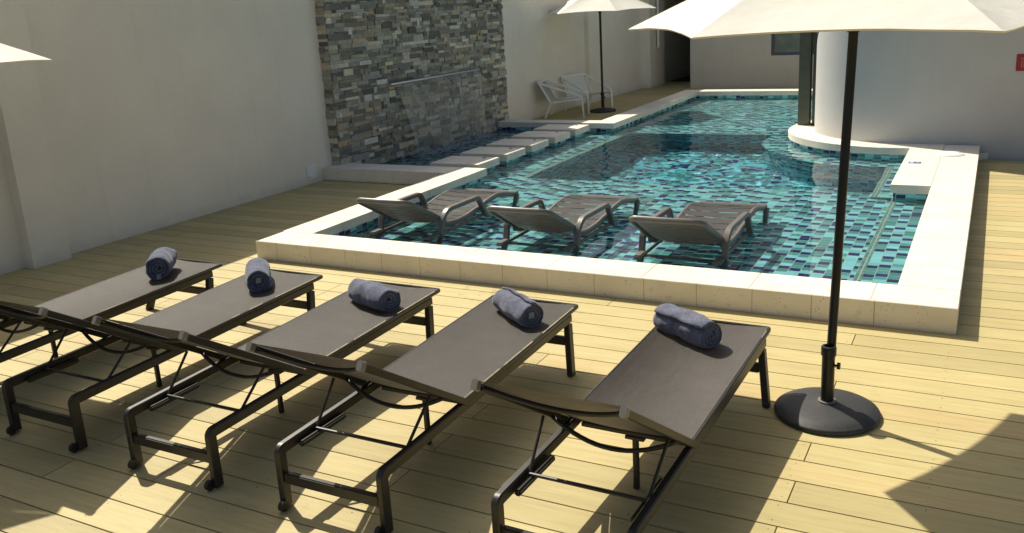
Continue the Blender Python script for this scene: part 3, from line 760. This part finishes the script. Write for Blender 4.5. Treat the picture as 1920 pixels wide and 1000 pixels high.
# ------------------------------------------------------------------ rolled towels
def make_towel(L, R, seed, lbl, loc, rz, tagend):
    t = thing('rolled_towel', lbl, 'towel', loc, rz, 'rolled blue towels on the loungers')
    bm = bmesh.new(); rnd = random.Random(seed); nt = 110; turns = 3.6; nl = 26
    th = R/(turns+.55)
    curve = []
    for i in range(nt+1):
        tt = i/nt; a = tt*turns*2*PI+seed; r_ = th*.35+(R-th*.75)*tt
        curve.append((a, r_))
    def P(a, r_, l):
        q = Vector((l, r_*math.cos(a), r_*math.sin(a)))
        w_ = r_/R
        d = noise.noise(Vector((l*9+seed*3.1, q.y*11, q.z*11)))*.017*w_+noise.noise(Vector((l*26, q.y*30+seed, q.z*30)))*.004*w_
        k = 1+d/max(r_, .01)
        e = abs(l)/(L/2); k *= 1-.10*max(0, e-.8)/.2*w_
        y, z = q.y*k*1.04, q.z*k
        if z < -R*.80: z = -R*.80+(z+R*.80)*.25
        return Vector((l, y, z+R*.86))
    outer = []; inner = []
    for (a, r_) in curve:
        ro = []; ri = []
        for j in range(nl+1):
            tt = j/nl*2-1; l = L/2*tt + (.006*noise.noise(Vector((a*.5, seed, tt))) + (1-(r_/R))*-.006*(1 if tt > 0 else -1) if abs(tt) > .99 else 0)
            ro.append(bm.verts.new(P(a, r_+th*.37, l))); ri.append(bm.verts.new(P(a, r_-th*.37, l)))
        outer.append(ro); inner.append(ri)
    for i in range(nt):
        for j in range(nl):
            bm.faces.new((outer[i][j], outer[i+1][j], outer[i+1][j+1], outer[i][j+1]))
            bm.faces.new((inner[i][j], inner[i][j+1], inner[i+1][j+1], inner[i+1][j]))
        for j in (0, nl): bm.faces.new((outer[i][j], inner[i][j], inner[i+1][j], outer[i+1][j]))
    for i in (0, nt):
        for j in range(nl): bm.faces.new((outer[i][j], outer[i][j+1], inner[i][j+1], inner[i][j]))
    bmesh.ops.recalc_face_normals(bm, faces=bm.faces)
    link('towel_roll', bm, M_TOWEL, t, smooth=True)
    if tagend:
        bm = bmesh.new(); a = L/2+.006; z0 = R*(.72 if seed != 1 else .10)
        vs = [(a, -.022, z0), (a+.004, .012, z0+.003), (a+.002, .014, z0+.038), (a-.002, -.018, z0+.036)]
        bm.faces.new([bm.verts.new(v) for v in vs]); bmesh.ops.solidify(bm, geom=bm.faces[:], thickness=.0015)
        link('care_tag', bm, simple('tag_cloth', (.6, .62, .62), .8), t)
TW = [((-1.40, 4.475), -.52, 5, 'rolled blue towel without a visible tag on the lounger nearest the umbrella base', False, .37),
      ((-2.45, 4.455), -.62, 4, 'rolled blue towel with a grey tag in its end, second from the umbrella base', True, .37),
      ((-3.46, 4.37), -.38, 3, 'long rolled blue towel on the middle lounger of the row', False, .37),
      ((-4.545, 4.47), -.80, 2, 'rolled blue towel with a small white tag in its end, second from the left wall', True, .34),
      ((-5.50, 4.44), -.88, 1, 'rolled blue towel with a white tag at its lower edge, nearest the left wall', True, .30)]
for (x, y), rz, k, lb, tg, L in TW:
    zz = .343+(y-3.37)/1.39*.032-.012
    make_towel(L+.03, {5: .090, 4: .088, 3: .092, 2: .096, 1: .106}[k], k, lb, (x, y, zz), rz, tg)

# ------------------------------------------------------------------ umbrellas
def make_umbrella(lbl, loc, ph, h, R, lean=(0, 0), tilt=0, rot=0):
    t = thing('parasol', lbl, 'parasol', loc, 0, 'cream parasols on black poles')
    lx, ly = lean
    AP = h+.52
    bm = bmesh.new(); nU, nV = 12, 12; apex = Vector((lx*1.25, ly*1.25, AP))
    tips = []
    for k in range(6):
        a = math.radians(ph+60*k); v = Vector((lx+R*math.cos(a), ly+R*math.sin(a), h)); v.z += -tilt*math.cos(a-rot); tips.append(v)
    for k in range(6):
        A_, B_ = tips[k], tips[(k+1) % 6]; g = []
        for j in range(nV+1):
            v = j/nV; row = []
            for i in range(nU+1):
                u = i/nU; e = A_.lerp(B_, u); sc_ = 4*u*(1-u)
                e2 = e.lerp(Vector((lx, ly, e.z)), .030*sc_); e2.z += .020*sc_
                p = apex.lerp(e2, v); p.z -= .055*math.sin(PI*v)*(1-.0*sc_)*.0+.03*sc_*math.sin(PI*v)
                p.z += .02*sc_*0
                p.z += .004*noise.noise(Vector((u*4+k*7, v*5, 1)))*sc_
                if j >= nV-3:   # wrinkles pulled towards the tips
                    p.z += .010*noise.noise(Vector((u*24, k*3.3, v*2)))*max(0, 1-min(u, 1-u)/.3)
                row.append(bm.verts.new(p))
            g.append(row)
        for p, q in zip(g, g[1:]):
            for i in range(nU): bm.faces.new((p[i], q[i], q[i+1], p[i+1]))
        # turned down hem
        hem = []
        for i, vv in enumerate(g[-1]):
            q = vv.co.copy(); d = (Vector((lx, ly, q.z))-q).normalized(); hem.append(bm.verts.new(q+d*.008+Vector((0, 0, -.008))))
        for i in range(nU): bm.faces.new((g[-1][i], hem[i], hem[i+1], g[-1][i+1]))
    bmesh.ops.remove_doubles(bm, verts=bm.verts, dist=.0006)
    bmesh.ops.recalc_face_normals(bm, faces=bm.faces)
    cn = link('canopy', bm, M_CANV, t, smooth=22)
    for k in range(6):
        bm = bmesh.new(); sweep(bm, [apex.lerp(tips[k], .05)+Vector((0, 0, -.05)), apex.lerp(tips[k], .935)+Vector((0, 0, -.03))], rect(.012, .016, .002))
        rb = link('rib', bm, M_BLACK, t)
        bm = bmesh.new(); hub = Vector((lx*.95, ly*.95, h+.08)); sweep(bm, [hub, apex.lerp(tips[k], .5)+Vector((0, 0, -.035))], rect(.01, .012, .002)); link('strut', bm, M_BLACK, rb)
    bm = bmesh.new(); sweep(bm, [(lx*.16, ly*.16, .30), (lx*1.25, ly*1.25, AP+.02)], circ(.0235, 20), up=Vector((0, 1, 0))); link('pole', bm, M_BLACK, t, smooth=40)
    bm = bmesh.new(); sweep(bm, [(lx*.94, ly*.94, h-.04), (lx*1.0, ly*1.0, h+.10)], circ(.030, 20), up=Vector((0, 1, 0))); link('hub', bm, M_BLACK, t, smooth=40)
    bm = bmesh.new(); lathe(bm, [(.0, .0), (.255, .0), (.268, .008), (.268, .022), (.263, .030), (.256, .032), (.247, .040), (.20, .054), (.13, .065), (.055, .071), (.045, .073), (.0, .073)], 64)
    bmesh.ops.recalc_face_normals(bm, faces=bm.faces); bs = link('base', bm, M_BASE, t, smooth=50)
    bm = bmesh.new(); lathe(bm, [(.047, .0735), (.047, .080), (.030, .0805)], 24); link('base_ring', bm, M_CAP, bs, smooth=40)
    bm = bmesh.new(); lathe(bm, [(.033, .075), (.033, .355), (.027, .355), (0, .355)], 24); link('tube', bm, M_BLACK, t, smooth=40)
    bm = bmesh.new(); lathe(bm, [(.034, .332), (.039, .336), (.039, .376), (.036, .384), (.024, .386)], 24); link('collar', bm, M_BLACK, t, smooth=40)
    bm = bmesh.new(); sweep(bm, [(.032, .0, .28), (.045, .0, .28)], circ(.007, 8)); 
    bmesh.ops.create_cone(bm, cap_ends=True, segments=12, radius1=.018, radius2=.018, depth=.016, matrix=Matrix.Translation((.052, 0, .28)) @ Matrix.Rotation(PI/2, 4, 'Y')); link('knob', bm, M_BLACK, t, smooth=35)
    return t
make_umbrella('large cream parasol in the foreground right of the sling loungers', (-.66, 4.555, 0), 4, 2.01, 1.16, (.03, .23), .02, 0)
make_umbrella('cream parasol in the far left corner beside two white chairs', (-6.93, 16.72, 0), 8, 1.97, 1.12)
make_umbrella('cream parasol at the left edge with only one tip of its canopy in view', (-6.36, 3.06, 0), 0, 2.01, 1.14)

# ------------------------------------------------------------------ white chairs
def make_chair():
    t = thing('lounge_chair', '', 'chair', (0, 0, 0), 0, 'white chairs by the wall')
    hw = .31; W = rect(.042, .032, .007)
    def Q(x, y, z): return Vector((x, y, z))
    for s_ in (-1, 1):
        y = s_*hw
        bm = bmesh.new()
        sweep(bm, [Q(-.04, y, 0), Q(.09, y, .30)], W, side=(0, 1, 0)); link('rear_leg', bm, M_WHITE, t, smooth=35)
        bm = bmesh.new(); sweep(bm, [Q(.73, y, 0), Q(.70, y, .36)], W, side=(0, 1, 0), scale=[.8, 1.1]); link('front_leg', bm, M_WHITE, t, smooth=35)
        bm = bmesh.new()
        pts = [Q(-.14, y, .69)]+arc(Q(-.14, y, .69), Q(.69, y, .41), Q(.70, y, .3), .05, 4)+[Q(.70, y, .34)]
        sweep(bm, pts, W, side=(0, 1, 0)); link('armrest', bm, M_WHITE, t, smooth=35)
        bm = bmesh.new()
        sweep(bm, [Q(-.14, y, .70), Q(.09, y, .305), Q(.70, y, .36)], W, side=(0, 1, 0)); link('side_rail', bm, M_WHITE, t, smooth=35)
    bm = bmesh.new(); rows = []
    for k in range(9):
        u = k/8; rows.append([bm.verts.new((.11+.58*u, y, .31+.055*u-.02*math.sin(PI*u))) for y in (-hw+.017, hw-.017)])
    for p, q in zip(rows, rows[1:]): bm.faces.new((p[0], q[0], q[1], p[1]))
    bmesh.ops.solidify(bm, geom=bm.faces[:], thickness=.012); link('seat', bm, M_WHITE, t, smooth=30)
    bm = bmesh.new(); rows = []
    for k in range(9):
        u = k/8; rows.append([bm.verts.new((.085-.22*u, y, .315+.375*u)) for y in (-hw+.045, hw-.045)])
    for p, q in zip(rows, rows[1:]): bm.faces.new((p[0], q[0], q[1], p[1]))
    bmesh.ops.solidify(bm, geom=bm.faces[:], thickness=.012); link('backrest', bm, M_WHITE, t, smooth=30)
    bm = bmesh.new(); sweep(bm, [Q(-.14, -hw, .70), Q(-.14, hw, .70)], W); link('top_rail', bm, M_WHITE, t)
    return t
ch = make_chair(); ch.location = (-7.72, 15.90, 0); ch.rotation_euler.z = math.radians(14); ch['label'] = 'white plastic lounge chair seen side-on, nearest the stone wall'
dup(ch, (-7.62, 17.05, 0), math.radians(-28), 'white plastic lounge chair turned towards the pool, just behind the far parasol pole')

# ------------------------------------------------------------------ plastic pool loungers
def make_pool_lounger():
    t = thing('pool_lounger', '', 'pool lounger', (0, 0, 0), 0, 'taupe plastic loungers standing in the shallow water')
    hw = .36
    prof = [(7.14, .17), (7.25, .135), (7.40, .118), (7.6, .12), (7.85, .15), (8.1, .19), (8.28, .205), (8.4, .19), (8.62, .145), (8.72, .12)]
    yo = 7.05
    def zc(y):
        for (a, b_), (c_, d_) in zip(prof, prof[1:]):
            if a <= y <= c_: q = (y-a)/(c_-a); q = q*q*(3-2*q)*.35+q*.65; return b_+(d_-b_)*q
        return prof[-1][1]
    def slat(bm, ya, yb, w, fz, dish=.022, thick=.016):
        rows = []
        for j in range(3):
            y = ya+(yb-ya)*j/2; rows.append([bm.verts.new((u*w, y-yo, fz(y)-dish*(1-u*u))) for u in [i/10*2-1 for i in range(11)]])
        fs = []
        for p, q in zip(rows, rows[1:]):
            for i in range(10): fs.append(bm.faces.new((p[i], p[i+1], q[i+1], q[i])))
        bmesh.ops.solidify(bm, geom=fs, thickness=thick)
    bm = bmesh.new(); y = 7.18; k = 0
    while y < 8.6:
        slat(bm, y, y+.122, .305, zc, .015, .03); y += .137
    link('seat_slats', bm, M_PLAST, t, smooth=40)
    bm = bmesh.new()
    for s_ in (-1, 1):
        pts = [(s_*.315, p-yo, z_-.022) for p, z_ in [(7.14+.0525*i, zc(7.14+.0525*i)) for i in range(31)]]
        sweep(bm, pts, rect(.045, .052, .012), side=(1, 0, 0))
    sweep(bm, [(-.335, 8.72-yo, .11), (.335, 8.72-yo, .11)], rect(.07, .05, .015))
    # head end rest and wings of the moulded shell
    link('seat_shell', bm, M_PLAST, t, smooth=40)
    # back
    A = Vector((0, 7.17, .165)); B = Vector((0, 6.60, .475)); dr = (B-A); nb = Vector((0, -dr.z, dr.y)).normalized()
    if nb.z > 0: nb = -nb
    bk = bmesh.new(); rows = []
    def hwid(s_): return .318-.015*s_
    for j in range(57):
        s_ = j/56*.93; row = []; rib_ = .017*(abs(math.sin(s_*7*PI/.93))**.5)
        for i in range(13):
            u = i/12*2-1; q = A+dr*s_+nb*(.034*(1-u*u)*(1-.5*s_)+rib_*(1-u**8)); row.append(bk.verts.new((u*hwid(s_), q.y-yo, q.z)))
        rows.append(row)
    fs = []
    for p, q in zip(rows, rows[1:]):
        for i in range(12): fs.append(bk.faces.new((p[i], p[i+1], q[i+1], q[i])))
    bmesh.ops.solidify(bk, geom=fs, thickness=.012)
    link('back_panel', bk, M_PLAST, t, smooth=30)
    bm = bmesh.new(); pts = []
    def BQ(x, s_, o): q = A+dr*s_+nb*o; return Vector((x, q.y-yo, q.z))
    pts = [BQ(-.33, -.02, 0)]+arc(BQ(-.33, 0, 0), BQ(-.312, .955, 0), BQ(0, .985, .006), .07, 6)+[BQ(0, .985, .008)]+arc(BQ(0, .985, .006), BQ(.300, .955, 0), BQ(.33, 0, 0), .10, 6)+[BQ(.33, -.02, 0)]
    sweep(bm, pts, rect(.035, .048, .01), up=Vector(nb)); link('back_rim', bm, M_PLAST, t, smooth=45)
    for s_ in (-1, 1):
        X = s_*.365
        bm = bmesh.new()
        P_ = [Vector((X, 6.98-yo, -.25)), Vector((X, 7.05-yo, .05)), Vector((X, 7.08-yo, .18))]+arc((X, 7.08-yo, .18), (X, 7.16-yo, .275), (X, 7.76-yo, .27), .09, 5)+arc((X, 7.3-yo, .272), (X, 7.79-yo, .27), (X, 7.93-yo, .04), .05, 5)+[Vector((X, 7.92-yo, .06)), Vector((X, 7.97-yo, -.06))]
        sweep(bm, P_, rect(.056, .042, .007), side=(1, 0, 0)); link('arm', bm, M_PLAST, t, smooth=30)
        bm = bmesh.new(); sweep(bm, [(X*.93, 8.70-yo, .11), (X*.93, 8.66-yo, .0), (X*.97, 8.58-yo, -.25)], rect(.05, .06, .014), side=(1, 0, 0), scale=[1.1, 1, .8]); link('foot_leg', bm, M_PLAST, t, smooth=45)
        bm = bmesh.new(); sweep(bm, [(X*.93, 7.05-yo, .03), (X*.93, 7.97-yo, .045), (X*.93, 8.1-yo, .03)], rect(.03, .05, .01), side=(1, 0, 0)); link('lower_rail', bm, M_PLAST, t, smooth=45)
        bm = bmesh.new(); box(bm, X-s_*.025-.035, X-s_*.025+.035, 6.86-yo, 7.02-yo, .035, .075, .01); link('back_stop', bm, M_PLAST, t)
    bm = bmesh.new(); box(bm, -.34, .34, 7.0-yo, 7.04-yo, -.02, .045, .01); link('rear_crossbar', bm, M_PLAST, t)
    return t
pl = make_pool_lounger(); pl.location = (-2.235, 7.05, 0); pl['label'] = 'taupe plastic lounger in the shallow water, rightmost of the three'
dup(pl, (-3.595, 7.08, 0), 0, 'taupe plastic lounger in the shallow water between the other two')
dup(pl, (-5.05, 7.08, 0), 0, 'taupe plastic lounger in the shallow water beside the left coping')
